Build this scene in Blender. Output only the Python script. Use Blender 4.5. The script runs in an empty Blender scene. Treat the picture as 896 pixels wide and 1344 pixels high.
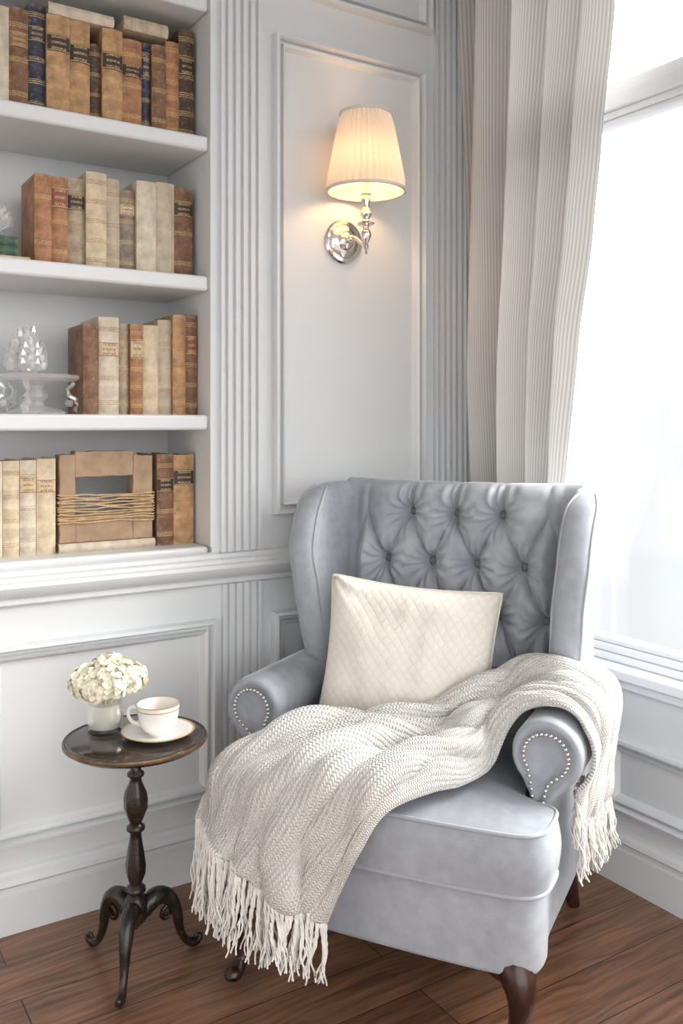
import bpy, bmesh, math, random
from mathutils import Vector, noise
RND = random.Random(7)
COL = bpy.context.scene.collection
PI = math.pi
YAW = math.radians(32.48)
S, K = math.sin(YAW), math.cos(YAW)
CAM = Vector((-1.959, -2.303, 1.25))
F = 1178.0

# ---------------------------------------------------------------- measuring helpers
def ray(px, py):
    a = (px-448)/F; b = (555-py)/F
    return Vector((S+K*a, K-S*a, b))
def on_y(px, py, y):
    d = ray(px, py); t = (y-CAM.y)/d.y
    return CAM+d*t
def cam2w(cx, cy):
    return (CAM.x+K*cx+S*cy, CAM.y-S*cx+K*cy)

# ---------------------------------------------------------------- mesh helpers
def catmull(pts, n):
    P = [Vector(p) for p in pts]; out = []
    for i in range(len(P)-1):
        p0 = P[max(i-1, 0)]; p1 = P[i]; p2 = P[i+1]; p3 = P[min(i+2, len(P)-1)]
        for k in range(n):
            t = k/n
            out.append(.5*((2*p1)+(p2-p0)*t+(2*p0-5*p1+4*p2-p3)*t*t+(3*p1-p0-3*p2+p3)*t*t*t))
    out.append(P[-1]); return out
def lerpt(tab, z):
    tab = sorted(tab)
    if z <= tab[0][0]: return tab[0][1]
    for (a, b), (c, d) in zip(tab, tab[1:]):
        if z <= c:
            t = (z-a)/(c-a); t = t*t*(3-2*t)*.4+t*.6
            return b+(d-b)*t
    return tab[-1][1]

class MB:
    def __init__(s): s.v = []; s.f = []; s.uv = None
    def add(s, vs, fs):
        n = len(s.v); s.v += [tuple(p) for p in vs]; s.f += [tuple(i+n for i in f) for f in fs]; return s
    def box(s, x0, x1, y0, y1, z0, z1):
        vs = [(x, y, z) for z in (z0, z1) for y in (y0, y1) for x in (x0, x1)]
        return s.add(vs, [(0,2,3,1),(4,5,7,6),(0,1,5,4),(2,6,7,3),(0,4,6,2),(1,3,7,5)])
    def loft(s, rings, cap0=True, cap1=True, closed=True):
        m = len(rings[0]); vs = [p for r in rings for p in r]; fs = []
        for i in range(len(rings)-1):
            for j in range(m if closed else m-1):
                k = (j+1) % m
                fs.append((i*m+j, i*m+k, (i+1)*m+k, (i+1)*m+j))
        if cap0: fs.append(tuple(range(m))[::-1])
        if cap1: fs.append(tuple((len(rings)-1)*m+j for j in range(m)))
        return s.add(vs, fs)
    def tube(s, path, rad, n=10):
        P = [Vector(p) for p in path]; rings = []
        if not hasattr(rad, '__len__'): rad = [rad]*len(P)
        ref = Vector((0.13, .37, .92))
        for i, p in enumerate(P):
            t = (P[min(i+1, len(P)-1)]-P[max(i-1, 0)]).normalized()
            u = t.cross(ref)
            if u.length < 1e-3: u = t.cross(Vector((1, 0, 0)))
            u.normalize(); w = t.cross(u).normalized()
            rings.append([p+(u*math.cos(2*PI*k/n)+w*math.sin(2*PI*k/n))*rad[i] for k in range(n)])
        return s.loft(rings)
    def lathe(s, prof, c=(0,0,0), n=32, wob=None, cap=True):
        rings = []
        for r, z in prof:
            rings.append([(c[0]+r*math.cos(2*PI*k/n)*(1+(wob(k, z) if wob else 0)), c[1]+r*math.sin(2*PI*k/n)*(1+(wob(k, z) if wob else 0)), c[2]+z) for k in range(n)])
        return s.loft(rings, cap, cap)
    def ball(s, c, r, n=10, m=7, sc=(1,1,1)):
        rings = []
        for i in range(1, m):
            th = PI*i/m
            rings.append([(c[0]+r*sc[0]*math.sin(th)*math.cos(2*PI*k/n), c[1]+r*sc[1]*math.sin(th)*math.sin(2*PI*k/n), c[2]+r*sc[2]*math.cos(th)) for k in range(n)])
        return s.loft(rings)
    def build(s, name, mat, parent=None, bevel=0, ang=38, sub=0, solid=0, loc=None, recalc=True):
        me = bpy.data.meshes.new(name); me.from_pydata(s.v, [], s.f)
        if recalc:
            bm = bmesh.new(); bm.from_mesh(me); bmesh.ops.recalc_face_normals(bm, faces=bm.faces); bm.to_mesh(me); bm.free()
        if s.uv:
            ul = me.uv_layers.new(name='UVMap')
            for l in me.loops: ul.data[l.index].uv = s.uv[l.vertex_index]
        me.polygons.foreach_set('use_smooth', [True]*len(me.polygons))
        me.set_sharp_from_angle(angle=math.radians(ang))
        me.update()
        o = bpy.data.objects.new(name, me); COL.objects.link(o)
        me.materials.append(mat)
        if parent: o.parent = parent
        if loc: o.location = loc
        if bevel:
            b = o.modifiers.new('bevel', 'BEVEL'); b.width = bevel; b.segments = 2; b.limit_method = 'ANGLE'; b.angle_limit = math.radians(40)
        if solid:
            b = o.modifiers.new('solid', 'SOLIDIFY'); b.thickness = solid; b.offset = 0
        if sub:
            b = o.modifiers.new('sub', 'SUBSURF'); b.levels = sub; b.render_levels = sub
        return o

def tag(o, label, cat, group=None):
    o['label'] = label; o['category'] = cat
    if group: o['group'] = group
    return o
def thing(name, label, cat, loc=(0,0,0), rot=(0,0,0), group=None):
    o = bpy.data.objects.new(name, None); COL.objects.link(o); o.empty_display_size = .05
    o.location = loc; o.rotation_euler = rot
    return tag(o, label, cat, group)
def struct(o): o['kind'] = 'structure'; return o

# ---------------------------------------------------------------- materials
def newmat(name):
    m = bpy.data.materials.new(name); m.use_nodes = True
    nt = m.node_tree; return m, nt, nt.nodes['Principled BSDF']
def c4(c, k=1): return (min(c[0]*k, 1), min(c[1]*k, 1), min(c[2]*k, 1), 1)
def mixcol(nt, fac, a, b):
    n = nt.nodes.new('ShaderNodeMix'); n.data_type = 'RGBA'
    for i, v in ((0, fac), (6, a), (7, b)):
        if hasattr(v, 'is_linked'): nt.links.new(v, n.inputs[i])
        else: n.inputs[i].default_value = v
    return n.outputs[2]
def math_n(nt, op, a, b=None, c=None):
    n = nt.nodes.new('ShaderNodeMath'); n.operation = op
    for i, v in enumerate((a, b, c)):
        if v is None: continue
        if hasattr(v, 'is_linked'): nt.links.new(v, n.inputs[i])
        else: n.inputs[i].default_value = v
    return n.outputs[0]
def mixsh(nt, fac, a, b):
    n = nt.nodes.new('ShaderNodeMixShader')
    if hasattr(fac, 'is_linked'): nt.links.new(fac, n.inputs[0])
    else: n.inputs[0].default_value = fac
    nt.links.new(a, n.inputs[1]); nt.links.new(b, n.inputs[2]); return n.outputs[0]
def sh(nt, kind, col, rough=None):
    n = nt.nodes.new('ShaderNodeBsdf'+kind); n.inputs[0].default_value = c4(col)
    if rough is not None: n.inputs['Roughness'].default_value = rough
    return n.outputs[0]
def noise_n(nt, scale, detail=4, vec=None, out='Fac'):
    n = nt.nodes.new('ShaderNodeTexNoise'); n.inputs['Scale'].default_value = scale; n.inputs['Detail'].default_value = detail
    if vec is not None: nt.links.new(vec, n.inputs['Vector'])
    return n.outputs[out]
def maprange(nt, v, a, b, c=0., d=1.):
    n = nt.nodes.new('ShaderNodeMapRange'); nt.links.new(v, n.inputs[0])
    for i, q in zip((1, 2, 3, 4), (a, b, c, d)): n.inputs[i].default_value = q
    return n.outputs[0]
def coord(nt, which='Object'):
    return nt.nodes.new('ShaderNodeTexCoord').outputs[which]
def mapping(nt, v, scale=(1,1,1), rot=(0,0,0)):
    mp = nt.nodes.new('ShaderNodeMapping'); nt.links.new(v, mp.inputs[0]); mp.inputs['Scale'].default_value = scale; mp.inputs['Rotation'].default_value = rot
    return mp.outputs[0]
def bump_n(nt, b, h, strength, dist=.01):
    n = nt.nodes.new('ShaderNodeBump'); n.inputs['Strength'].default_value = strength; n.inputs['Distance'].default_value = dist
    nt.links.new(h, n.inputs['Height']); nt.links.new(n.outputs[0], b.inputs['Normal'])
def pbr(name, col, rough=.5, metal=0, var=0., vs=8, bump=0, bs=80, sheen=0, bd=.01, spec=None):
    m, nt, b = newmat(name)
    b.inputs['Base Color'].default_value = c4(col); b.inputs['Roughness'].default_value = rough; b.inputs['Metallic'].default_value = metal
    co = coord(nt)
    if var:
        f = maprange(nt, noise_n(nt, vs, 5, co), .3, .7)
        nt.links.new(mixcol(nt, f, c4(col, 1-var), c4(col, 1+var)), b.inputs['Base Color'])
    if bump: bump_n(nt, b, noise_n(nt, bs, 4, co), bump, bd)
    if sheen:
        b.inputs['Sheen Weight'].default_value = sheen; b.inputs['Sheen Roughness'].default_value = .3
    if spec is not None: b.inputs['Specular IOR Level'].default_value = spec
    return m

PAINT = pbr('pale_grey_paint', (.715, .735, .748), .36, var=.015, vs=2)
SHELFP = pbr('shelf_paint', (.74, .757, .765), .36, var=.015, vs=2)
WHITE = pbr('window_paint', (.78, .80, .825), .38, var=.015, vs=3)
CEIL = pbr('ceiling_paint', (.85, .84, .82), .7, var=.01)
def velvet():
    m, nt, b = newmat('grey_velvet')
    co = coord(nt)
    n1 = maprange(nt, noise_n(nt, 4.5, 4, mapping(nt, co, (1, 1, .7))), .32, .68)
    n2 = maprange(nt, noise_n(nt, 34, 5, co), .35, .65)
    f = math_n(nt, 'ADD', math_n(nt, 'MULTIPLY', n1, .62), math_n(nt, 'MULTIPLY', n2, .38))
    nt.links.new(mixcol(nt, f, (.295, .320, .360, 1), (.445, .470, .508, 1)), b.inputs['Base Color'])
    b.inputs['Roughness'].default_value = .6; b.inputs['Sheen Weight'].default_value = 1; b.inputs['Sheen Roughness'].default_value = .2
    b.inputs['Specular IOR Level'].default_value = .3
    h = math_n(nt, 'ADD', math_n(nt, 'MULTIPLY', noise_n(nt, 7, 3, co), 1.2), math_n(nt, 'MULTIPLY', noise_n(nt, 350, 2, co), .2))
    bump_n(nt, b, h, .18, .012)
    return m
VELVET = velvet()
VELVET_D = pbr('grey_velvet_piping', (.37, .392, .425), .6, var=.05, sheen=.6)
BUTTON = pbr('grey_velvet_button', (.14, .152, .175), .55, var=.05, sheen=.2)
MAHOG = pbr('dark_mahogany', (.035, .013, .008), .18, var=.4, vs=12)
EBON = pbr('worn_black_wood', (.024, .017, .013), .25, var=.6, vs=25, bump=.15, bs=60)
EBTOP = pbr('polished_black_wood', (.03, .02, .015), .10, var=.6, vs=18, bump=.05, bs=50)
BRONZE = pbr('worn_bronze', (.16, .105, .065), .3, .7, var=.5, vs=30)
CHROME = pbr('polished_nickel', (.80, .76, .71), .12, 1, var=.02)
NAIL = pbr('nickel_nail', (.72, .70, .68), .25, 1, var=.02)
CHINA = pbr('white_china', (.86, .84, .81), .15, var=.01)
GOLD = pbr('dull_gold', (.66, .46, .22), .35, .5, var=.05)
PAGES = pbr('aged_paper', (.60, .46, .29), .85, var=.2, vs=60, bump=.25, bs=150)
CARD = pbr('brown_cardboard', (.42, .29, .19), .85, var=.2, vs=18, bump=.25, bs=60)
TWINE = pbr('jute_twine', (.60, .42, .23), .9, var=.25, vs=60)
PETAL = pbr('cream_petal', (.95, .91, .735), .6, var=.04, vs=60)
STEM = pbr('pale_stem', (.62, .62, .42), .5, var=.15)

def glassy(name, tint=(1,1,1), rough=.02, blend=.35, white=0):
    m, nt, b = newmat(name); out = nt.nodes['Material Output']
    lw = nt.nodes.new('ShaderNodeLayerWeight'); lw.inputs[0].default_value = blend
    s = mixsh(nt, lw.outputs['Facing'], sh(nt, 'Transparent', tint), sh(nt, 'Glossy', (1, 1, 1), rough))
    if white: s = mixsh(nt, white, s, sh(nt, 'Diffuse', (.95, .94, .90)))
    nt.links.new(s, out.inputs[0]); return m
GLASS = glassy('vase_glass', (1, 1, 1), blend=.2)
WATER = glassy('milky_water', (.98, .98, .95), blend=.1, white=.4)
PANE = glassy('window_glass', (1, 1, 1), blend=.06)
def crystal():
    m, nt, b = newmat('clear_crystal'); out = nt.nodes['Material Output']
    wh = mixsh(nt, .5, sh(nt, 'Diffuse', (1, 1, 1)), sh(nt, 'Translucent', (1, 1, 1)))
    s = mixsh(nt, .34, sh(nt, 'Transparent', (.985, .985, .985)), wh)
    s = mixsh(nt, .22, s, sh(nt, 'Glossy', (1, 1, 1), .03))
    nt.links.new(s, out.inputs[0]); return m
CRYSTAL = crystal()

def floor_mat():
    m, nt, b = newmat('oak_planks')
    co = coord(nt)
    br = nt.nodes.new('ShaderNodeTexBrick'); nt.links.new(mapping(nt, co), br.inputs[0])
    br.inputs['Scale'].default_value = 1; br.inputs['Brick Width'].default_value = 1.5; br.inputs['Row Height'].default_value = .145
    br.inputs['Mortar Size'].default_value = .0016; br.inputs['Mortar Smooth'].default_value = .3
    br.inputs['Color1'].default_value = (.175, .082, .045, 1); br.inputs['Color2'].default_value = (.275, .140, .080, 1); br.inputs['Mortar'].default_value = (.035, .015, .009, 1)
    dn = noise_n(nt, 1.5, 3, mapping(nt, co, (1, 3, 1)), 'Color')
    vm = nt.nodes.new('ShaderNodeVectorMath'); vm.operation = 'MULTIPLY_ADD'; nt.links.new(dn, vm.inputs[0]); vm.inputs[1].default_value = (.2, .14, 0); nt.links.new(co, vm.inputs[2])
    g = noise_n(nt, 3, 10, mapping(nt, vm.outputs[0], (1.6, 26, 1)))
    gc = noise_n(nt, 3, 4, mapping(nt, vm.outputs[0], (.6, 7, 1)))
    g2 = math_n(nt, 'ADD', math_n(nt, 'MULTIPLY', g, .68), math_n(nt, 'MULTIPLY', gc, .32))
    gr = maprange(nt, g2, .35, .65, .48, 1.42)
    mu = nt.nodes.new('ShaderNodeMix'); mu.data_type = 'RGBA'; mu.blend_type = 'MULTIPLY'; mu.inputs[0].default_value = 1
    nt.links.new(br.outputs['Color'], mu.inputs[6]); nt.links.new(gr, mu.inputs[7])
    nt.links.new(mu.outputs[2], b.inputs['Base Color'])
    b.inputs['Roughness'].default_value = .28
    bump_n(nt, b, math_n(nt, 'SUBTRACT', math_n(nt, 'MULTIPLY', g, .4), br.outputs['Fac']), .2, .004)
    return m
FLOOR = floor_mat()

def curtain_mat():
    m, nt, b = newmat('ticking_stripe_curtain')
    sx = nt.nodes.new('ShaderNodeSeparateXYZ'); nt.links.new(coord(nt, 'UV'), sx.inputs[0])
    tri = math_n(nt, 'PINGPONG', math_n(nt, 'MULTIPLY', sx.outputs[0], 145), .5)
    st = maprange(nt, tri, .12, .34)
    c = mixcol(nt, st, (.445, .43, .415, 1), (.63, .617, .60, 1))
    nt.links.new(c, b.inputs['Base Color']); b.inputs['Roughness'].default_value = .8
    out = nt.nodes['Material Output']
    tl = nt.nodes.new('ShaderNodeBsdfTranslucent'); nt.links.new(c, tl.inputs[0])
    nt.links.new(mixsh(nt, .10, b.outputs[0], tl.outputs[0]), out.inputs[0])
    return m
def knit_mat():
    m, nt, b = newmat('pale_knit')
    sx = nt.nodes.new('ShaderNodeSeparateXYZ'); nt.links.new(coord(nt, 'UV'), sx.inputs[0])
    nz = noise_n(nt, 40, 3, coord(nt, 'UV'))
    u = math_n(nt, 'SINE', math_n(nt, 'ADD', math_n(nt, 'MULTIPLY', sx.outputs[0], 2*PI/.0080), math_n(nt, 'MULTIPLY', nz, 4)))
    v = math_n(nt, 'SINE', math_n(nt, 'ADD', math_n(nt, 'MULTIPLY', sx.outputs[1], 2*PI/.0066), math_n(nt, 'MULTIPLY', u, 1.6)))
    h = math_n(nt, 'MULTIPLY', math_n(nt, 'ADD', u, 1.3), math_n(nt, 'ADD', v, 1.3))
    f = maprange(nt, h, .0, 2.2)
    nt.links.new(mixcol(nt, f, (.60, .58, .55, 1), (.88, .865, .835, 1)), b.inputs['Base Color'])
    b.inputs['Roughness'].default_value = .95; b.inputs['Sheen Weight'].default_value = .2
    bump_n(nt, b, h, .65, .003)
    return m
def quilt_mat():
    m, nt, b = newmat('ivory_quilted_cotton')
    co = coord(nt)
    vm = nt.nodes.new('ShaderNodeVectorMath'); vm.operation = 'MULTIPLY_ADD'; nt.links.new(noise_n(nt, 9, 3, co, 'Color'), vm.inputs[0]); vm.inputs[1].default_value = (.022, 0, .022); nt.links.new(co, vm.inputs[2])
    sx = nt.nodes.new('ShaderNodeSeparateXYZ'); nt.links.new(vm.outputs[0], sx.inputs[0])
    def line(sg):
        a = math_n(nt, 'ADD', sx.outputs[0], math_n(nt, 'MULTIPLY', sx.outputs[2], sg*.8))
        return math_n(nt, 'ABSOLUTE', math_n(nt, 'SINE', math_n(nt, 'MULTIPLY', a, PI/.024)))
    h = math_n(nt, 'POWER', math_n(nt, 'MULTIPLY', line(1), line(-1)), .4)
    fine = noise_n(nt, 350, 2, co)
    hh = math_n(nt, 'ADD', h, math_n(nt, 'MULTIPLY', fine, .4))
    nt.links.new(mixcol(nt, h, (.805, .755, .665, 1), (.84, .80, .72, 1)), b.inputs['Base Color'])
    b.inputs['Roughness'].default_value = .85; b.inputs['Sheen Weight'].default_value = .2
    bump_n(nt, b, hh, .42, .003); return m
CURT, KNIT, QUILT = curtain_mat(), knit_mat(), quilt_mat()
YARN = pbr('pale_yarn', (.85, .83, .795), .95, var=.10, vs=60, bump=.3, bs=300)

def shade_mat():
    m, nt, b = newmat('pleated_ivory_shade'); out = nt.nodes['Material Output']
    b.inputs['Base Color'].default_value = (.74, .71, .66, 1); b.inputs['Roughness'].default_value = .8
    nt.links.new(mixsh(nt, .15, b.outputs[0], sh(nt, 'Translucent', (.82, .76, .66))), out.inputs[0]); return m
SHADE = shade_mat()
BULB, _nt, _b = newmat('glowing_bulb'); _b.inputs['Emission Color'].default_value = (1, .59, .28, 1); _b.inputs['Emission Strength'].default_value = 88

_cov = {}
def cover_mat(col, bands):
    key = (col, bands)
    if key in _cov: return _cov[key]
    m, nt, b = newmat('worn_leather')
    co = coord(nt)
    lum = sum(col)/3; k = .22 if lum > .4 else .34
    fr = maprange(nt, noise_n(nt, 28, 6, co), .35, .7)
    base = mixcol(nt, fr, c4(col, 1-k), c4(col, 1+k))
    f2 = noise_n(nt, 90, 3, co)
    wear = maprange(nt, f2, .53, .70)
    base = mixcol(nt, math_n(nt, 'MULTIPLY', wear, .5), base, c4((col[0]*.6+.25, col[1]*.6+.20, col[2]*.6+.14)))
    stain = maprange(nt, noise_n(nt, 14, 4, co), .56, .72)
    base = mixcol(nt, math_n(nt, 'MULTIPLY', stain, .4), base, c4((col[0]*.6, col[1]*.5, col[2]*.42)))
    sx = nt.nodes.new('ShaderNodeSeparateXYZ'); nt.links.new(coord(nt, 'Generated'), sx.inputs[0])
    ends = math_n(nt, 'ABSOLUTE', math_n(nt, 'SUBTRACT', sx.outputs[2], .5))
    scuff = math_n(nt, 'MULTIPLY', maprange(nt, ends, .44, .5), maprange(nt, noise_n(nt, 60, 3, co), .4, .6))
    base = mixcol(nt, math_n(nt, 'MULTIPLY', scuff, .7), base, c4((col[0]*.5+.28, col[1]*.5+.22, col[2]*.5+.15)))
    if bands:
        fz = math_n(nt, 'FRACT', math_n(nt, 'MULTIPLY', sx.outputs[2], bands))
        dd = math_n(nt, 'ABSOLUTE', math_n(nt, 'SUBTRACT', fz, .5))
        w = .008*bands
        ln = math_n(nt, 'LESS_THAN', dd, w*.5)
        ln2 = math_n(nt, 'LESS_THAN', math_n(nt, 'ABSOLUTE', math_n(nt, 'SUBTRACT', dd, w*2.2)), w*.45)
        sp = math_n(nt, 'LESS_THAN', sx.outputs[1], .06)
        gild = maprange(nt, noise_n(nt, 220, 2, co), .35, .55, .25, .9)
        l2 = math_n(nt, 'MULTIPLY', math_n(nt, 'MULTIPLY', math_n(nt, 'MAXIMUM', ln, ln2), sp), gild)
        gcol = (.66, .47, .20, 1) if lum < .3 else (.36, .21, .10, 1)
        base = mixcol(nt, l2, base, gcol)
    nt.links.new(base, b.inputs['Base Color']); b.inputs['Roughness'].default_value = .6
    bump_n(nt, b, f2, .3, .003)
    _cov[key] = m; return m
_lab = {}
def label_mat(col):
    if col in _lab: return _lab[col]
    m, nt, b = newmat('spine_label')
    dark = sum(col) < .7
    ink = (.62, .44, .20, 1) if dark else (.16, .08, .04, 1)
    sx = nt.nodes.new('ShaderNodeSeparateXYZ'); nt.links.new(coord(nt, 'Generated'), sx.inputs[0])
    z = sx.outputs[2]; x = sx.outputs[0]
    row = math_n(nt, 'LESS_THAN', math_n(nt, 'ABSOLUTE', math_n(nt, 'SUBTRACT', math_n(nt, 'FRACT', math_n(nt, 'MULTIPLY', z, 3.0)), .5)), .22)
    inx = math_n(nt, 'LESS_THAN', math_n(nt, 'ABSOLUTE', math_n(nt, 'SUBTRACT', x, .5)), .34)
    let = math_n(nt, 'GREATER_THAN', noise_n(nt, 1, 2, mapping(nt, coord(nt), (620, 1, 230))), .50)
    txt = math_n(nt, 'MULTIPLY', math_n(nt, 'MULTIPLY', row, inx), let)
    edge = math_n(nt, 'LESS_THAN', math_n(nt, 'ABSOLUTE', math_n(nt, 'SUBTRACT', math_n(nt, 'ABSOLUTE', math_n(nt, 'SUBTRACT', z, .5)), .45)), .022)
    a = math_n(nt, 'MULTIPLY', math_n(nt, 'MAXIMUM', txt, edge), .85)
    fr = maprange(nt, noise_n(nt, 60, 4, coord(nt)), .35, .7)
    nt.links.new(mixcol(nt, a, mixcol(nt, fr, c4(col, .8), c4(col, 1.3)), ink), b.inputs['Base Color'])
    b.inputs['Roughness'].default_value = .5
    _lab[col] = m; return m

# ================================================================ ROOM
RX = -.921        # right jamb of the bookcase recess
LX = -2.45
m = MB(); m.box(-3.3, .14, -4.2, .4, -.06, 0); struct(m.build('floor', FLOOR))
m = MB(); m.box(-3.3, .14, -4.2, .4, 2.88, 2.95); struct(m.build('ceiling', CEIL))
m = MB()
m.box(RX, .14, 0, .40, 0, 2.88); m.box(LX, RX, 0, .40, 0, .875); m.box(-3.3, LX, 0, .40, 0, 2.88); m.box(LX, RX, 0, .40, 2.80, 2.88); m.box(LX, RX, .345, .40, .875, 2.80)
struct(m.build('wall_back', PAINT))
m = MB(); m.box(-3.4, -3.3, -4.2, .4, 0, 2.88); struct(m.build('wall_left', PAINT))
WY0, WY1 = -.26, -2.5
m = MB()
m.box(0, .14, -4.2, 0, 0, .555); m.box(0, .14, WY0, 0, .555, 2.88); m.box(0, .14, -4.2, WY1, .555, 2.88); m.box(0, .14, WY1, WY0, 2.76, 2.88)
struct(m.build('wall_right', PAINT))

def sweep(mb, prof, a, b, mp):
    mb.loft([[mp(a, z, h) for z, h in prof], [mp(b, z, h) for z, h in prof]])
back = lambda u, z, h: (u, -h, z)
right = lambda u, z, h: (-h, u, z)
def frame(mb, u0, u1, z0, z1, mp, prof):
    rings = []
    for d, h in prof:
        rings.append([mp(u0+d, z0+d, h), mp(u1-d, z0+d, h), mp(u1-d, z1-d, h), mp(u0+d, z1-d, h)])
    mb.loft(rings, False, False)
MOULD = [(0,0),(0,.014),(.003,.027),(.011,.030),(.015,.020),(.017,.005),(.026,.005),(.028,.020),(.035,.016),(.040,.005),(.044,0)]
base_prof = [(0,0),(0,.022),(.096,.022),(.100,.014),(.110,.014),(.120,.026),(.132,.023),(.142,.012),(.150,.010),(.154,0)]
m = MB(); sweep(m, base_prof, -3.3, -.02, back); struct(m.build('baseboard_back', PAINT, ang=30))
m = MB(); sweep(m, base_prof, -4.2, 0, right); struct(m.build('baseboard_right', PAINT, ang=30))
rail = [(.798,0),(.798,.010),(.804,.018),(.812,.018),(.816,.012),(.824,.026),(.834,.038),(.848,.044),(.858,.042),(.861,.030),(.870,.028),(.874,.014),(.884,.012),(.889,0)]
m = MB(); sweep(m, rail, -3.3, -.005, back); struct(m.build('trim_1', PAINT, ang=30))
def panel(name, u0, u1, z0, z1, mp=back):
    m = MB(); frame(m, u0, u1, z0, z1, mp, MOULD); return struct(m.build(name, PAINT, ang=30))
panel('trim_2', -.732, -.182, .985, 2.378)
panel('trim_3', -.745, -.155, 2.505, 2.80)
panel('trim_4', -1.525, -.915, .212, .705)
panel('trim_5', -.735, -.182, .212, .705)
panel('trim_6', -1.66, -.60, .195, .395, right)
panel('trim_7', -.54, -.08, .195, .395, right)
def pilaster(name, x0, x1, z0, z1, nfl=5):
    w = x1-x0; pts = [(x0, 0), (x0, .014)]
    g = w/(nfl+.3); mrg = g*.15
    for k in range(nfl):
        c = x0+mrg+g*(k+.5)
        pts += [(c-g*.23, .014), (c-g*.15, .003), (c+g*.15, .003), (c+g*.23, .014)]
    pts += [(x1, .014), (x1, 0)]
    m = MB(); m.loft([[(x, -h, z0) for x, h in pts], [(x, -h, z1) for x, h in pts]])
    return struct(m.build(name, PAINT, ang=20))
pilaster('trim_8', -.898, -.772, .889, 2.88)
pilaster('trim_9', -.140, -.010, .889, 2.88)
pilaster('trim_10', -.893, -.772, .154, .798)
pilaster('trim_11', -.140, -.031, .154, .798)

# window
win = bpy.data.objects.new('window_1', None); COL.objects.link(win); win.location = (.06, WY0, .585); struct(win)
ox, oy, oz = win.location
def wb(mb, x0, x1, y0, y1, z0, z1): mb.box(x0-ox, x1-ox, y0-oy, y1-oy, z0-oz, z1-oz)
m = MB()
wb(m, .02, .10, WY1, WY0, .585, .605); wb(m, .032, .10, WY1, WY0, .605, .625); wb(m, .048, .10, WY1, WY0, .625, .640); wb(m, .03, .10, WY1, WY0, 2.70, 2.76)
for a, b in ((WY0-.06, WY0), (WY1, WY1+.06), (-1.50, -1.43)): wb(m, .03, .10, a, b, .64, 2.70)
m.build('frame', WHITE, win, bevel=.004)
m = MB()
for x_, a, b in ((.048, 2.095, 2.108), (.034, 2.108, 2.125), (.016, 2.125, 2.165), (.028, 2.165, 2.182), (.040, 2.182, 2.198), (.050, 2.198, 2.208)): wb(m, x_, .10, WY1, WY0, a, b)
m.build('transom', WHITE, win, bevel=.003)
m = MB(); wb(m, .068, .072, WY1+.02, WY0-.02, .63, 2.71); m.build('pane', PANE, win)
m = MB(); wb(m, -.035, .14, WY1, WY0+.02, .555, .585); wb(m, -.018, 0, WY1, WY0+.01, .528, .555); m.build('sill', WHITE, win, bevel=.006)

# ================================================================ BOOKCASE
SH = [2.05, 1.66, 1.272, .905]
bc = thing('built_in_bookcase', 'pale grey built-in bookcase recessed into the panelled wall, filled with old books', 'bookcase', (RX, 0, .875))
def cb(mb, x0, x1, y0, y1, z0, z1): mb.box(x0-RX, x1-RX, y0, y1, z0-.875, z1-.875)
m = MB(); cb(m, LX, RX, .32, .345, .875, 2.80); m.build('back_panel', SHELFP, bc)
m = MB(); cb(m, RX-.004, RX, .0, .32, .905, 2.80); m.build('side_panel', SHELFP, bc)
m = MB(); cb(m, LX, LX+.02, .0, .32, .905, 2.80); m.build('side_panel', SHELFP, bc)
for z in [2.44]+SH:
    m = MB(); t = .042 if z > .95 else .030
    cb(m, LX+.02, RX-.004, .010, .32, z-t, z); m.build('shelf', SHELFP, bc, bevel=.008)

def make_book(x0, x1, z, h, col, lab, bands, label, ys=.08, depth=.17, group=None):
    t = thing('old_book', label, 'book', ((x0+x1)/2, ys, z), (0, 0, 0), group)
    return fill_book(t, x1-x0, h, depth, col, lab, bands)
def fill_book(t, w, h, depth, col, lab, bands):
    n = 8; th = min(.003, w*.12)
    def arc(off):
        return [(-w/2+w*i/n, .006-.0065*math.sin(PI*i/n)-off) for i in range(n+1)]
    nb = 5 if bands else 0
    lv = [(0, 0)]
    for k in range(nb):
        zc = h*(k+.5)/nb
        lv += [(zc-.0045, 0), (zc-.0025, .0016), (zc+.0025, .0016), (zc+.0045, 0)]
    lv += [(h, 0)]
    rings = []
    for z, off in lv:
        o = [(-w/2, depth)]+arc(off)+[(w/2, depth)]
        i = [(w/2-th, depth), (w/2-th, .009), (-w/2+th, .009), (-w/2+th, depth)]
        rings.append([(x, y, z) for x, y in o+i])
    m = MB(); m.loft(rings); m.build('cover', cover_mat(col, bands), t, ang=40)
    m = MB(); m.box(-w/2+th, w/2-th, .009, depth-.005, .003, h-.004); m.build('pages', PAGES, t)
    if lab:
        k_ = RND.random(); z0 = h*(.58+.12*k_); z1 = z0+h*(.13+.10*RND.random())
        a = [(x*.96, y-.0026) for x, y in arc(0)]; b = [(x*.96, y+.002) for x, y in arc(0)]
        r = a+b[::-1]
        m = MB(); m.loft([[(x, y, z0) for x, y in r], [(x, y, z1) for x, y in r]]); m.build('spine_label', label_mat(lab), t)
    return t

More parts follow.
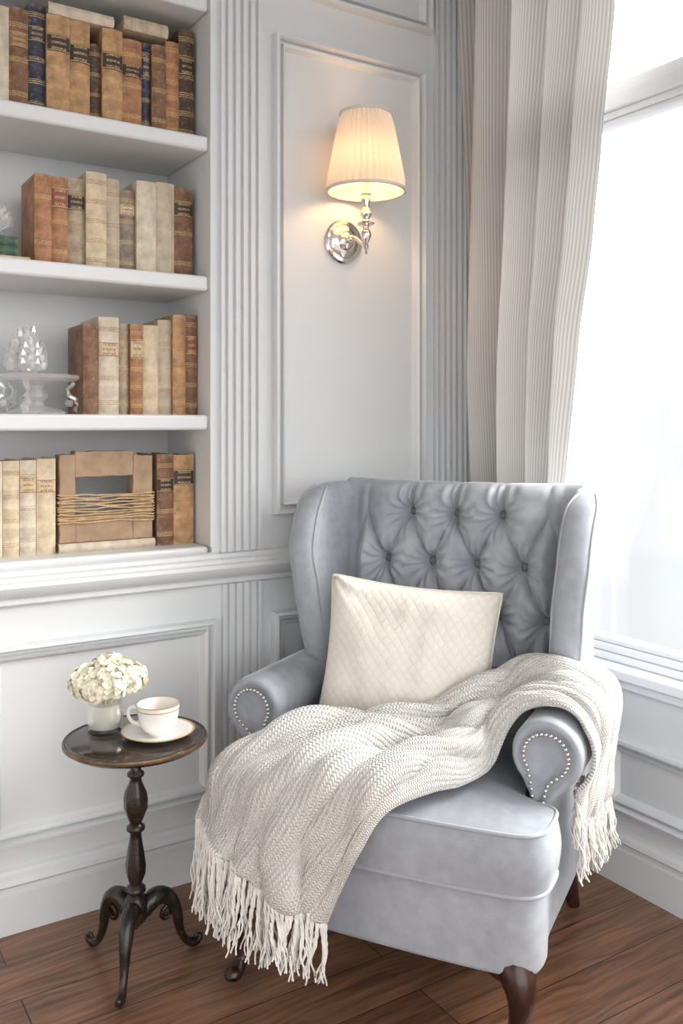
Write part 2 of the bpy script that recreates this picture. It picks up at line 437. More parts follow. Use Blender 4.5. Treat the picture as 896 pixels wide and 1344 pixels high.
CREAM=(.70,.57,.40); PALE=(.69,.59,.46); TAN=(.55,.32,.155); ORNG=(.43,.205,.10); BRN=(.24,.12,.065); DRK=(.10,.055,.038); NAVY=(.04,.047,.075); GTAN=(.45,.355,.245); BEI=(.57,.465,.335); GRN=(.06,.12,.08); GBR=(.28,.225,.17)
LD=(.045,.028,.022); LR=(.27,.085,.05); LC=(.62,.47,.30); LB=(.05,.055,.08); LT_=(.30,.16,.08)
rows = {
 0: [(-22,12,5,PALE,None,0,'pale cream book at the left end of the top row'),
     (12,38,10,BRN,LT_,3,'worn brown leather book left of the navy book in the top row'),
     (38,61,5,NAVY,LB,5,'tall navy book with gold bands, wider of two navy books in the top row'),
     (61,92,20,TAN,LD,2,'wide tan leather book with dark label right of the tall navy book'),
     (92,119,28,TAN,LD,3,'tan leather book beside the short dark brown one in the top row'),
     (119,134,58,DRK,None,4,'short narrow dark brown book between tan books in the top row'),
     (134,161,38,TAN,LD,2,'tan leather book just right of the short dark brown one, top row'),
     (161,187,52,ORNG,LD,3,'brown-orange leather book left of the narrow navy book, top row'),
     (187,199,57,NAVY,LB,4,'narrow navy book, the slimmer of two navy books in the top row'),
     (199,218,59,BRN,None,3,'plain brown book right of the narrow navy book, top row'),
     (218,236,55,ORNG,None,6,'banded brown-orange book second from the right end of the top row'),
     (236,257,40,DRK,LD,6,'dark brown gold-banded book at the right end of the top row')],
 1: [(45,68,228,ORNG,None,2,'thick reddish-brown book with its side showing, left end of second row'),
     (68,90,232,ORNG,LR,3,'red-brown labelled book second from the left in the second row'),
     (90,113,234,GTAN,LD,3,'grey-tan book with dark label in the second row'),
     (113,140,226,CREAM,None,5,'tallest cream book with many brown bands in the second row'),
     (140,158,235,BEI,None,3,'narrow beige book right of the banded cream book'),
     (158,179,250,GBR,LC,4,'short worn grey-brown book with pale label in the second row'),
     (179,205,238,PALE,None,0,'plain pale book right of the short grey-brown one, second row'),
     (205,230,240,BEI,None,0,'plain beige book left of the dark end book, second row'),
     (230,255,247,BRN,LD,3,'dark brown book at the right end of the second row')],
 2: [(109,130,425,BRN,None,0,'scuffed plain brown book beside the crystal stand, third row'),
     (130,157,416,PALE,LC,4,'wide pale book with tan label second from left in third row'),
     (157,171,425,GTAN,None,3,'slim grey-tan book left of the patterned orange one, third row'),
     (171,188,425,ORNG,LC,5,'orange-brown banded book with pale label in the third row'),
     (188,209,427,CREAM,None,0,'plain cream book in the middle of the third row'),
     (209,227,420,BEI,None,2,'beige book with few bands right of the plain cream one, third row'),
     (227,244,413,TAN,None,5,'tan gold-banded book second from the right end, third row'),
     (244,260,413,BRN,LR,5,'dark brown book with red label, right end of the third row')],
 3: [(-20,6,606,PALE,None,0,'palest book cut by the photo edge, bottom row'),
     (6,28,605,CREAM,None,4,'cream book with tan bands second from left, bottom row'),
     (28,50,604,PALE,LC,3,'pale cream book with tan label, third from left in bottom row'),
     (50,76,602,CREAM,LC,0,'smooth cream book with label touching the cardboard frame'),
     (209,231,596,BRN,LD,4,'dark brown book with black label right of the cardboard frame'),
     (231,258,597,TAN,LD,3,'tan-brown book at the right end of the bottom row')],
}
GRP = ['old books standing on the top shelf', 'old books standing on the second shelf', 'old books standing on the third shelf', 'old books standing on the bottom shelf']
topz = {}
for r, lst in rows.items():
    for i, (l, rr, tp, col, lab, bands, text) in enumerate(lst):
        ys = .075+.012*((i*7) % 3)/2 if r < 3 else .095
        x0 = on_y(l, 0, .08).x; x1 = on_y(rr, 0, .08).x
        z1 = on_y((l+rr)/2, tp, ys).z
        if r == 0: z1 = min(z1, 2.385)
        x1 = min(x1, RX-.006)
        make_book(x0+.0006, x1-.0006, SH[r], z1-SH[r], col, lab, bands, text, ys, .15+.02*((i*5) % 3)/2, GRP[r])
        topz[(r, i)] = z1
def flat_book(px0, px1, ys, z, th, depth, col, label, bands=0):
    x0 = on_y(px0, 0, ys).x; x1 = on_y(px1, 0, ys).x
    t = thing('old_book', label, 'book', (x0, ys, z+th/2), (0, PI/2, 0))
    return fill_book(t, th, x1-x0, depth, col, None, bands)
flat_book(163, 221, .066, max(topz[(0, k)] for k in (7, 8, 9, 10))+.0005, .036, .16, BEI, 'beige book lying flat across the tops of the right-hand top row', 3)
flat_book(64, 150, .070, max(topz[(0, k)] for k in (3, 4, 6))+.0005, .030, .16, PALE, 'pale book lying flat across the tan leather books, top row')
flat_book(-60, 40, .06, SH[1], .014, .15, PALE, 'pale thin book lying flat at the bottom of the small second-shelf pile')
flat_book(-62, 25, .07, SH[1]+.0145, .026, .13, GRN, 'dark green book lying flat below the upper green one')
flat_book(-60, 24, .072, SH[1]+.041, .024, .13, GRN, 'dark green book lying flat on top of the small pile')
flat_book(78, 204, .085, SH[3], .024, .16, PALE, 'pale book lying flat under the cardboard frame, bottom shelf')

# hollow cardboard frame with twine
fx0, fx1 = on_y(78, 0, .10).x, on_y(200, 0, .10).x
zb = SH[3]+.0245; zt = on_y(140, 592, .10).z
ft = thing('cardboard_frame', 'torn brown cardboard frame with open window and twine wound round it, bottom shelf', 'frame', ((fx0+fx1)/2, .10, zb))
W = (fx1-fx0)/2; H = zt-zb
m = MB()
hx0, hx1 = -W+.042, W-.056; hz0, hz1 = H*.30, H*.72
N = 9
def rough(x, z): return (x+.0025*noise.noise((x*60, z*60, 1)), z+.004*noise.noise((x*50, z*50, 5)))
for (a, b, c, d) in ((-W, hx0, 0, H*.97), (hx1, W, 0, H*.95), (hx0, hx1, hz1, H), (hx0, hx1, 0, hz0)):
    ring = []
    for i in range(N): ring.append(rough(a+(b-a)*i/N, c))
    for i in range(N): ring.append(rough(b, c+(d-c)*i/N))
    for i in range(N): ring.append(rough(b+(a-b)*i/N, d))
    for i in range(N): ring.append(rough(a, d+(c-d)*i/N))
    m.loft([[(x, .0, max(z, 0)) for x, z in ring], [(x, .045, max(z, 0)) for x, z in ring]])
m.build('frame', CARD, ft, bevel=.002)
m = MB()
for k in range(11):
    z = H*.22+k*H*.030
    p = [(-W-.003, .045, z), (-W-.003, -.003, z+RND.uniform(-.003, .003))]+[(-W+2*W*q/8, -.004-RND.random()*.002, z+RND.uniform(-.003, .003)) for q in range(9)]+[(W+.003, -.003, z), (W+.003, .045, z)]
    m.tube(p, .0021, 6)
m.build('twine', TWINE, ft)

# crystal ornaments
cx = on_y(48, 0, .13).x
st = thing('crystal_stand', 'clear cut-crystal pedestal stand with scrolled feet on the third shelf', 'ornament', (cx, .13, SH[2]))
m = MB(); m.lathe([(0.001,.088),(.095,.088),(.108,.094),(.110,.100),(.104,.104),(.06,.101),(.001,.101)], n=48, wob=lambda k, z: .025*math.cos(k*PI/2) if z > .09 else 0); m.build('tray', CRYSTAL, st, ang=20)
m = MB(); m.lathe([(.075,0),(.078,.006),(.06,.014),(.022,.022),(.016,.034),(.028,.046),(.030,.054),(.016,.066),(.022,.076),(.045,.0875)], n=10); m.build('pedestal', CRYSTAL, st, ang=15)
for a in (0, 2.1, 4.2, 3.14):
    m = MB(); ca, sa = math.cos(a), math.sin(a)
    m.tube([(r*ca, r*sa, z) for r, z in ((.10,.009),(.112,.022),(.104,.04),(.086,.05),(.08,.066),(.094,.08),(.098,.087))], [.009,.010,.008,.007,.007,.008,.007], 6)
    m.ball((.086*ca, .086*sa, .030), .012, 6, 4)
    m.build('foot', CRYSTAL, st, ang=15)
sx_ = on_y(34, 0, .13).x
cr = thing('crystal_shell', 'clear crystal ornament of layered leaves standing on the crystal stand', 'ornament', (sx_, .13, SH[2]+.104))
def leaves(specs, sc=1):
    m = MB()
    for z, n, R, up, L in specs:
        for k in range(n):
            a = 2*PI*(k+.5*(n % 2))/n+z*40
            ca, sa = math.cos(a), math.sin(a)
            P = [(R*.35*ca, R*.35*sa, z), (R*.85*ca, R*.85*sa, z+up*.30), (R*1.0*ca, R*1.0*sa, z+up*.65), (R*1.10*ca, R*1.10*sa, z+up)]
            m.tube([tuple(c*sc for c in p) for p in P], [L*.6*sc, L*sc, L*.85*sc, L*.2*sc], 5)
    return m
m = MB(); m.lathe([(.034,0),(.036,.006),(.016,.014),(.024,.026),(.020,.10),(.004,.130)], n=8); m.build('core', CRYSTAL, cr, ang=15)
leaves([(.012,9,.050,.030,.012),(.030,9,.047,.034,.012),(.050,9,.041,.034,.011),(.070,8,.031,.036,.010),(.090,6,.018,.038,.009)]).build('leaves', CRYSTAL, cr, ang=12)
c2x = on_y(2, 0, .12).x
c2 = thing('crystal_rosette', 'clear crystal rosette sitting on the green books, second shelf', 'ornament', (c2x-.012, .12, SH[1]+.0655))
m = MB(); m.lathe([(.024,0),(.026,.005),(.010,.012),(.012,.03),(.004,.06)], n=8); m.build('core', CRYSTAL, c2, ang=15)
leaves([(.025,8,.034,.026,.011),(.042,8,.032,.028,.010),(.060,6,.020,.030,.009)]).build('leaves', CRYSTAL, c2, ang=12)

# ================================================================ SCONCE
scx, scz, E = -.488, 1.80, .125
sc = thing('wall_sconce', 'polished nickel wall sconce with lit pleated ivory shade on the panelled wall', 'wall lamp', (scx, 0, scz))
m = MB(); rings = []
for r, d in [(.066,0),(.067,.006),(.062,.012),(.052,.013),(.047,.018),(.030,.022),(.024,.030),(.012,.034)]:
    rings.append([(r*math.cos(2*PI*k/36), -d, r*math.sin(2*PI*k/36)) for k in range(36)])
m.loft(rings); m.build('backplate', CHROME, sc)
m = MB(); p = catmull([(0,-.03,0),(0,-.06,.004),(0,-.085,-.010),(0,-.105,-.022),(0,-.122,-.012),(0,-E,.006)], 6)
m.tube(p, .0065, 12); m.ball((0,-.045,.002), .013, 14, 8); m.build('arm', CHROME, sc)
m = MB(); m.lathe([(.001,-.058),(.006,-.052),(.003,-.045),(.009,-.036),(.006,-.026),(.012,-.014),(.017,0),(.014,.012),(.008,.018),(.010,.024),(.024,.030),(.026,.034),(.012,.040),(.009,.046),(.016,.054),(.018,.062),(.012,.072),(.0105,.090),(.014,.100),(.0125,.108),(.0125,.115),(.016,.118),(.016,.122),(.009,.126),(.009,.155)], (0,-E,0), 24); m.build('candle_stem', CHROME, sc)
m = MB(); m.ball((0,-E,.205), .022, 16, 10, (1,1,1.5)); m.build('bulb', BULB, sc)
zs0, zs1 = .128, .352
npl = 36; n = npl*6
m = MB(); rings = []
for i in range(15):
    t = i/14; r = .112+(.072-.112)*t; a_ = .0090*(1-.35*t)*min(1, .40+4*min(t, 1-t))
    rings.append([((r+a_*math.cos(2*PI*k/6))*math.cos(2*PI*k/n), -E+(r+a_*math.cos(2*PI*k/6))*math.sin(2*PI*k/n), zs0+(zs1-zs0)*t) for k in range(n)])
m.loft(rings, False, False); shd = m.build('lamp_shade', SHADE, sc, ang=30)
for r, z in ((.1135, zs0), (.0735, zs1)):
    m = MB(); m.lathe([(r+.001,z-.004),(r+.005,z-.003),(r+.005,z+.004),(r+.001,z+.005),(r-.003,z+.004),(r-.003,z-.003),(r+.001,z-.004)], (0,-E,0), 64, cap=False)
    m.build('trim_ring', SHADE, shd)
m = MB()
for a in (0, 2*PI/3, 4*PI/3): m.tube([(0,-E,.155),(.112*math.cos(a), -E+.112*math.sin(a), .130)], .0015, 6)
m.lathe([(.011,.150),(.011,.16)], (0,-E,0), 16); m.build('shade_carrier', CHROME, sc)

# ================================================================ CURTAIN
RT = [(0,-.47),(.5,-.45),(.8,-.45),(1.09,-.556),(1.47,-.592),(1.77,-.638),(2.0,-.664),(2.35,-.710),(2.87,-.78)]
LT = [(0,-.15),(.8,-.20),(1.1,-.142),(1.4,-.124),(2.87,-.118)]
nu, nz = 240, 70
m = MB(); vs = []; uv = []
for j in range(nz+1):
    z = .015+(2.862-.015)*j/nz
    yl, yr = lerpt(LT, z), lerpt(RT, z)
    amp = .050*(1-.40*math.exp(-((z-.8)/.35)**2))
    for i in range(nu+1):
        u = i/nu
        ph = u*4.3+.20*math.sin(4.4*u+1)+.10*math.sin(z*1.3+u*5)
        w = math.sin(2*PI*ph-1.2)
        w2 = math.sin(2*PI*(ph*1.9)+1.3+z*.9)*.14
        x = -.110+amp*w+amp*w2
        y = yl+(yr-yl)*u+.014*math.cos(2*PI*ph)
        vs.append((min(x, -.046), y, z)); uv.append((u, z))
fs = [(j*(nu+1)+i, j*(nu+1)+i+1, (j+1)*(nu+1)+i+1, (j+1)*(nu+1)+i) for j in range(nz) for i in range(nu)]
m.add(vs, fs); m.uv = uv
tag(m.build('curtain', CURT, ang=180), 'long grey and cream striped curtain gathered beside the bright window', 'curtain')

# ================================================================ ARMCHAIR
fw = cam2w(.055, 1.905)
CROT = -(YAW+math.radians(26))
ch = thing('wingback_armchair', 'pale grey velvet wingback armchair with button-tufted back and dark legs', 'armchair', (fw[0], fw[1], 0), (0, 0, CROT))
def sm_plan(half, n=5):
    full = half+[(-x, y) for x, y in reversed(half[1:-1])]
    L = len(full); out = []
    for i in range(L):
        p0, p1, p2, p3 = (Vector((*full[(i+k) % L], 0)) for k in (-1, 0, 1, 2))
        for k in range(n):
            t = k/n
            q = .5*((2*p1)+(p2-p0)*t+(2*p0-5*p1+4*p2-p3)*t*t+(3*p1-p0-3*p2+p3)*t*t*t)
            out.append((q.x, q.y))
    return out
def offset(pl, d):
    L = len(pl); out = []
    area = sum(pl[i][0]*pl[(i+1) % L][1]-pl[(i+1) % L][0]*pl[i][1] for i in range(L))
    sg = 1 if area > 0 else -1
    for i in range(L):
        a = Vector(pl[i-1]); b = Vector(pl[(i+1) % L]); t = (b-a)
        t = t.normalized() if t.length > 1e-9 else Vector((1, 0))
        nrm = Vector((-t.y, t.x))*sg
        out.append((pl[i][0]+nrm.x*d, pl[i][1]+nrm.y*d))
    return out
def cushion(pl, z0, z1, r, crown, cen, bulge=0):
    rings = []
    for s in (.02, .35, .7): 
        o = offset(pl, r); rings.append([(cen[0]+(x-cen[0])*s, cen[1]+(y-cen[1])*s, z0) for x, y in o])
    for k in range(7):
        a = -PI/2+PI/2*k/6
        rings.append([(x, y, z0+r+r*math.sin(a)) for x, y in offset(pl, r*(1-math.cos(a)))])
    if bulge:
        for k in range(1, 6):
            t = k/6; rings.append([(x, y, z0+r+(z1-z0-2*r)*t) for x, y in offset(pl, -bulge*math.sin(PI*t))])
    for k in range(7):
        a = PI/2*k/6
        rings.append([(x, y, z1-r+r*math.sin(a)) for x, y in offset(pl, r*(1-math.cos(a)))])
    o = offset(pl, r)
    for s in (.93, .85, .75, .6, .45, .3, .15, .02):
        rings.append([(cen[0]+(x-cen[0])*s, cen[1]+(y-cen[1])*s, z1+crown*(1-s**2.2)) for x, y in o])
    m = MB(); m.loft(rings); return m
apl = sm_plan([(0,-.042),(.12,-.041),(.24,-.037),(.330,-.026),(.362,.002),(.368,.06),(.354,.13),(.352,.45),(.335,.58),(.28,.625),(0,.635)])
m = cushion(apl, .172, .336, .012, 0, (0,.28), .002); sb = m.build('seat_base', VELVET, ch, ang=60)
cpl = sm_plan([(0,-.066),(.13,-.064),(.26,-.057),(.345,-.044),(.378,-.012),(.385,.04),(.380,.095),(.354,.116),(.315,.122),(.296,.16),(.294,.25),(.294,.40),(.286,.475),(.20,.50),(0,.505)])
CROWN = .034
m = cushion(cpl, .336, .462, .011, CROWN, (0,.2), .008); sc_ = m.build('seat_cushion', VELVET, ch, ang=60)
for z in (.340, .458):
    m = MB(); pl = offset(cpl, .002); L = len(pl)
    rings = []
    for i in range(L+1):
        a = Vector(pl[(i-1) % L]); b = Vector(pl[(i+1) % L]); t = (b-a).normalized(); nrm = Vector((t.y, -t.x)); x, y = pl[i % L]
        rings.append([(x+nrm.x*.005*math.cos(q*PI/3), y+nrm.y*.005*math.cos(q*PI/3), z+.005*math.sin(q*PI/3)) for q in range(6)])
    m.loft(rings, False, False); m.build('piping', VELVET_D, sc_, ang=80)

# back
Z1, SX, SZ = 1.005, .127, .13
BUT = []
for r in range(4):
    xs = (-SX, 0, SX) if r == 0 else ((-SX*1.5, -SX*.5, SX*.5, SX*1.5) if r % 2 else (-2*SX, -SX, 0, SX, 2*SX))
    BUT += [(x, Z1-r*SZ) for x in xs]
def yfront(x, z): return .494+(z-.45)*.15-.10*x*x
def yrear(x, z): return .632+.07*(z-.2)/.9-.25*x*x
def ztop(x): return 1.089+.004*(x/.33)**2-.004*(1-abs(math.sin(PI*x/SX))**.6)*(1 if abs(x) < .2 else 0)
def tuft(x, z):
    x += .004*noise.noise((x*9, z*9, 12)); z += .004*noise.noise((x*9, z*9, 17))
    wv = (z-Z1)/(2*SZ)
    if z > Z1: wv = 0
    a, b = x/SX+wv, x/SX-wv
    s = abs(math.sin(PI*a))*abs(math.sin(PI*b))
    h = .044*s**.38
    edge = min(1, max(0, (.292-abs(x))/.045)); edge = edge*edge*(3-2*edge)
    if z > Z1: h *= 1-.55*min(1, (z-Z1)/.07)
    dd, th = 1, 0
    for bx, bz in BUT:
        d = math.hypot(x-bx, z-bz)
        if d < dd: dd = d; th = math.atan2(z-bz, x-bx)
    h -= .028*math.exp(-(dd/.022)**2)
    h += .0065*math.sin(th*12+.7+4*noise.noise((x*16, z*16, 1)))*math.exp(-((dd-.036)/.028)**2)
    h += .0035*noise.noise((x*22, z*22, 4))
    return h*edge-.008*(1-edge)
nx = 220; m = MB(); rings = []
for i in range(nx+1):
    x = -.335+.67*i/nx
    zt_ = ztop(x); r = .042; ncol = 180
    col = [.34+(zt_-r-.34)*q/ncol for q in range(ncol+1)]
    pts = [(x, yfront(x, z)-tuft(x, z), z) for z in col]
    yf_, yr_ = pts[-1][1], yrear(x, zt_)
    for q in range(1, 13):
        a = PI*q/12
        pts.append((x, (yf_+yr_)/2-(yr_-yf_)/2*math.cos(a), zt_-r+r*math.sin(a)))
    for q in range(1, 11):
        z = zt_-r+(.20-(zt_-r))*q/10; pts.append((x, yrear(x, z), z))
    rings.append(pts)
m.loft(rings); bk = m.build('backrest', VELVET, ch, ang=180)
for x, zz in BUT:
    m = MB(); m.ball((x, yfront(x, zz)-tuft(x, zz)-.008, zz), .0130, 14, 8, (1, .75, 1)); m.build('button', BUTTON, bk)

# wings
YW = [(.50,.47),(.60,.435),(.70,.405),(.80,.388),(.90,.380)]
XW = [(.45,.328),(.62,.328),(.80,.342),(.92,.356),(1.1,.362)]
ZD, ZT = .90, 1.084
def wing_ring(z, yf, k, sgn, n=16):
    p0 = Vector((.322, .625)); p1 = Vector((lerpt(XW, z), yf)); t = (p1-p0).normalized(); nr = Vector((-t.y, t.x))
    if nr.x < 0: nr = -nr
    r0, r1 = .034*k, .040*k; out = []
    for q in range(n+1):
        a = -PI/2+PI*q/n; c = p1+nr*(r1*math.sin(a))+t*(r1*math.cos(a)); out.append((sgn*c.x, c.y, z))
    for q in range(5):
        s_ = (q+1)/6
        c = p1+(p0-p1)*s_+nr*(r1+(r0-r1)*s_-.004*math.sin(PI*s_)*k); out.append((sgn*c.x, c.y, z))
    for q in range(n//2+1):
        a = PI/2-PI*q/(n//2); c = p0+nr*(r0*math.sin(a))-t*(r0*math.cos(a)); out.append((sgn*c.x, c.y, z))
    for q in range(5):
        s_ = (q+1)/6
        c = p0+(p1-p0)*s_-nr*(r0+(r1-r0)*s_-.016*math.sin(PI*s_)*k); out.append((sgn*c.x, c.y, z))
    return out
for sgn in (-1, 1):
    rings = []
    for q in range(26):
        z = .30+(ZD-.30)*q/25; rings.append(wing_ring(z, lerpt(YW, z) if z > .5 else .47, 1, sgn))
    for q in range(1, 31):
        a = PI/2*q/30; tt = math.sin(a); z = ZD+(ZT-ZD)*tt
        kk = (z-(ZT-.050))/.050
        k = math.sqrt(max(.004, 1-kk*kk)) if kk > 0 else 1
        yf = .380+.15*(1-math.sqrt(max(0, 1-tt*tt)))+.02*tt
        rings.append(wing_ring(z, yf, k, sgn))
    m = MB(); m.loft(rings); wg = m.build('wing', VELVET, ch, ang=70)
    for idx in (13, 2):
        path = [Vector(r[idx]) for r in rings[6:50]]
        m = MB(); m.tube(path, .0036, 6); m.build('piping', VELVET_D, wg, ang=80)

# arms
CX, CZ, AR = .350, .556, .076
def arm_sec():
    pts = [(.350,.20),(.351,.30),(.353,.40),(.362,.460)]
    for q in range(23):
        a = math.radians(-52+q*(276)/22); pts.append((CX+AR*math.cos(a), CZ+AR*math.sin(a)))
    pts += [(.312,.470),(.306,.40),(.304,.30),(.304,.20)]
    return pts
sec = arm_sec()
for sgn in (-1, 1):
    dx_ = -.014 if sgn < 0 else 0
    rings = []
    for y, ins in ((.132,.022),(.126,.016),(.125,.010),(.129,.004),(.140,.001),(.155,0)): rings.append([(sgn*x+dx_, y, z) for x, z in offset(sec, ins)])
    for q in range(1, 9): rings.append([(sgn*x+dx_, .155+(.50-.155)*q/8, z) for x, z in sec])
    m = MB(); m.loft(rings); ar = m.build('arm', VELVET, ch, ang=60)
    m = MB()
    trim = [(.321, z) for z in (.385,.40,.42,.45,.48)]
    trim += [(CX+.047*math.cos(math.radians(a)), CZ+.047*math.sin(math.radians(a))) for a in range(216, -50, -12)]
    trim += [(.356,.500),(.346,.470),(.342,.43),(.341,.385)]
    tp = catmull([(x, 0, z) for x, z in trim], 8); acc = 0; last = tp[0]
    for p in tp[1:]:
        acc += (p-last).length; last = p
        if acc >= .0098:
            acc = 0; m.ball((sgn*p.x+dx_, .1225, p.z), .0047, 8, 6)
    m.build('nail_trim', NAIL, ar)

# legs
for sgn in (-1, 1):
    P = catmull([(.300,.020,.20),(.324,-.004,.168),(.334,-.014,.130),(.326,-.006,.080),(.314,.000,.040),(.316,-.014,.016),(.320,-.026,.008),(.321,-.028,0)], 5)
    Rr = [v.x for v in catmull([(.042,0,0),(.037,0,0),(.028,0,0),(.019,0,0),(.014,0,0),(.017,0,0),(.020,0,0),(.016,0,0)], 5)]
    m = MB(); m.tube([(sgn*p.x, p.y, max(p.z, 0)) for p in P], Rr, 14)
    m.tube([(sgn*x, y, z) for x, y, z in ((.325,-.002,.160),(.285,-.004,.168),(.255,-.004,.174),(.235,-.002,.176))], [.024,.017,.011,.004], 10)
    m.build('leg', MAHOG, ch, ang=80)
for sgn in (-1, 1):
    P = catmull([(.29,.56,.20),(.295,.575,.12),(.302,.60,.05),(.306,.62,0)], 5)
    m = MB(); m.tube([(sgn*p.x, p.y, p.z) for p in P], [.028-.012*i/(len(P)-1) for i in range(len(P))], 12); m.build('leg', MAHOG, ch, ang=80)

def chair_pt(x, y, z):
    c, s = math.cos(CROT), math.sin(CROT)
    return (fw[0]+c*x-s*y, fw[1]+s*x+c*y, z)

# cushion
pc = chair_pt(-.046, .344, .648)
pw = thing('throw_pillow', 'square cream quilted pillow leaning against the tufted chair back', 'pillow', pc, (math.radians(-13), math.radians(4.5), CROT+math.radians(14)))
Hx, Hz, NN = .222, .206, 80
def pil(u, v, side):
    pin = .075
    x = Hx*u*(1-pin*(1-v*v)); z = Hz*v*(1-pin*(1-u*u))
    rc = .985-.015*(abs(u)**8*abs(v)**8); x *= rc; z *= rc
    tt = (max(0, 1-u*u)*max(0, 1-v*v))**.38
    wr = 1+.16*noise.noise((u*1.8, v*1.8, side*3.1))+.08*noise.noise((u*4.5, v*4.5, 7.7))
    y = side*.100*tt*wr
    rr = math.hypot(abs(u)-1, abs(v)-1); y += side*-.007*math.exp(-(rr/.32)**2)*math.cos(9*math.atan2(1-abs(v)+1e-6, 1-abs(u)+1e-6))
    return (x, y, z)
m = MB(); vs = []; fs = []
for side in (-1, 1):
    base = len(vs)
    for j in range(NN+1):
        for i in range(NN+1):
            vs.append(pil(-1+2*i/NN, -1+2*j/NN, side if 0 < i < NN and 0 < j < NN else 0))
    for j in range(NN):
        for i in range(NN):
            a = base+j*(NN+1)+i; fs.append((a, a+1, a+NN+2, a+NN+1))
m.add(vs, fs)
o = m.build('cover', QUILT, pw, ang=180)
bm = bmesh.new(); bm.from_mesh(o.data); bmesh.ops.remove_doubles(bm, verts=bm.verts, dist=1e-5); bmesh.ops.recalc_face_normals(bm, faces=bm.faces); bm.to_mesh(o.data); bm.free()
m = MB(); ed = []
for k in range(4*30):
    s_, q = divmod(k, 30); t = -1+2*q/30
    u, v = [(t, -1), (1, t), (-t, 1), (-1, -t)][s_]
    ed.append(pil(u, v, 0))
ed.append(ed[0]); m.tube(ed, .0030, 6); m.build('piping', QUILT, pw, ang=80)

# throw blanket
Bp = [(.386,.165,.395),(.402,.160,.475),(.428,.160,.555),(.414,.165,.625),(.355,.17,.648),(.272,.170,.603),(.238,.125,.525),(.205,.05,.502),(.150,-.020,.500),(.080,-.090,.472),(.035,-.118,.395),(-.002,-.122,.315),(-.032,-.126,.245)]
Ap = [(.428,.40,.400),(.438,.40,.480),(.448,.40,.570),(.430,.41,.645),(.365,.42,.672),(.278,.42,.662),(.190,.37,.622),(.060,.290,.556),(-.100,.205,.522),(-.235,.120,.508),(-.335,.032,.482),(-.380,-.022,.418),(-.396,-.048,.350)]
Cp = [(0,0,0)]*8+[(0,-.004,.012),(0,-.030,.040),(-.005,-.050,.036),(-.005,-.050,.022),(-.005,-.045,.020)]
SEG = 14
A_, B_, C_ = catmull(Ap, SEG), catmull(Bp, SEG), catmull(Cp, SEG)
nr, nv = len(A_), 130
base = [[B_[i].lerp(A_[i], j/nv)+C_[i]*(4*(j/nv)*(1-j/nv)) for j in range(nv+1)] for i in range(nr)]
AMP = catmull([(a, 0, 0) for a in (.016,.018,.020,.026,.034,.046,.060,.066,.064,.058,.054,.050,.050)], SEG)
YF = [(0,-.066),(.13,-.064),(.26,-.057),(.345,-.046),(.372,-.016),(.385,.04),(.42,.10)]
def collide(p):
    x, y, z = p; c = .016
    if abs(x) < .402 and -.2 < y < .48:
        d = y-(lerpt(YF, abs(x))-.012-c)           # depth behind the padded front face
        if d > 0:
            top = .466+CROWN*min(1, d/.18)*(1-(abs(x)/.42)**3)+c
            if z < top:
                R = .030; a_, b_ = d, top-z
                if a_ < R and b_ < R:
                    q = math.hypot(R-a_, R-b_)
                    if q < R:
                        s_ = R/max(q, 1e-5); y += -((R-a_)*s_-(R-a_)); z += (R-b_)*s_-(R-b_)
                elif a_ < b_: y -= a_
                else: z = top
    if y > .105:
        for s in (-1, 1):
            cx_ = s*CX+(-.014 if s < 0 else 0)
            dx, dz = x-cx_, z-CZ; dd = math.hypot(dx, dz)
            if dd < AR+c and dd > 1e-6:
                x = cx_+dx/dd*(AR+c); z = CZ+dz/dd*(AR+c)
    return Vector((x, y, z))
nrms = []; lats = []
for i in range(nr):
    row = []; rl = []
    for j in range(nv+1):
        ds = base[min(i+1, nr-1)][j]-base[max(i-1, 0)][j]
        dv = base[i][min(j+1, nv)]-base[i][max(j-1, 0)]
        n_ = dv.cross(ds)
        row.append(n_.normalized() if n_.length > 1e-9 else Vector((0, 0, 1))); rl.append(dv.normalized())
    nrms.append(row); lats.append(rl)
sg = 1 if nrms[nr*2//3][nv//2].z > 0 else -1
P_ = []
for i in range(nr):
    row = []
    for j in range(nv+1):
        s_ = i/(nr-1); v = j/nv
        ph = 5.0*v+1.1*s_+.26*math.sin(7*s_+2.4*v)+.65*noise.noise((v*2.1, s_*6, 9))
        w = math.sin(PI*ph-.3)
        f = abs(w)**.72*(.62+1.0*noise.noise((math.floor(ph-.1)*3.7, s_*6, 1)))
        f += .24*abs(math.sin(PI*(10.2*v-2.6*s_+.8*noise.noise((v*3, s_*8, 3)))+1))
        f += .55*noise.noise((v*3.6, s_*10, 2.2))
        e0 = min(1, v/.10); e1 = min(1, (1-v)/.08)
        f = max(f, 0)*math.sin(e0*PI/2)*(.3+.7*math.sin(e1*PI/2))
        lat = -.30*math.sin(2*(PI*ph-.3))*AMP[i].x*e0*e1*.9
        row.append(base[i][j]+nrms[i][j]*sg*AMP[i].x*f+lats[i][j]*lat)
    P_.append(row)
for it in range(3):
    P_ = [[collide(p) for p in r] for r in P_]
    Q = [[p.copy() for p in r] for r in P_]
    for i in range(nr):
        for j in range(nv+1):
            if 0 < i < nr-1 and 0 < j < nv:
                av = (P_[i-1][j]+P_[i+1][j]+P_[i][j-1]+P_[i][j+1])/4
                Q[i][j] = P_[i][j].lerp(av, .40)
    P_ = Q
P_ = [[collide(p) for p in r] for r in P_]
m = MB(); vs = []; uv = []; al = 0
for i in range(nr):
    if i: al += (base[i][nv//2]-base[i-1][nv//2]).length
    for j in range(nv+1):
        vs.append(P_[i][j]); uv.append((j/nv*.62, al))
fs = [(i*(nv+1)+j, i*(nv+1)+j+1, (i+1)*(nv+1)+j+1, (i+1)*(nv+1)+j) for i in range(nr-1) for j in range(nv)]
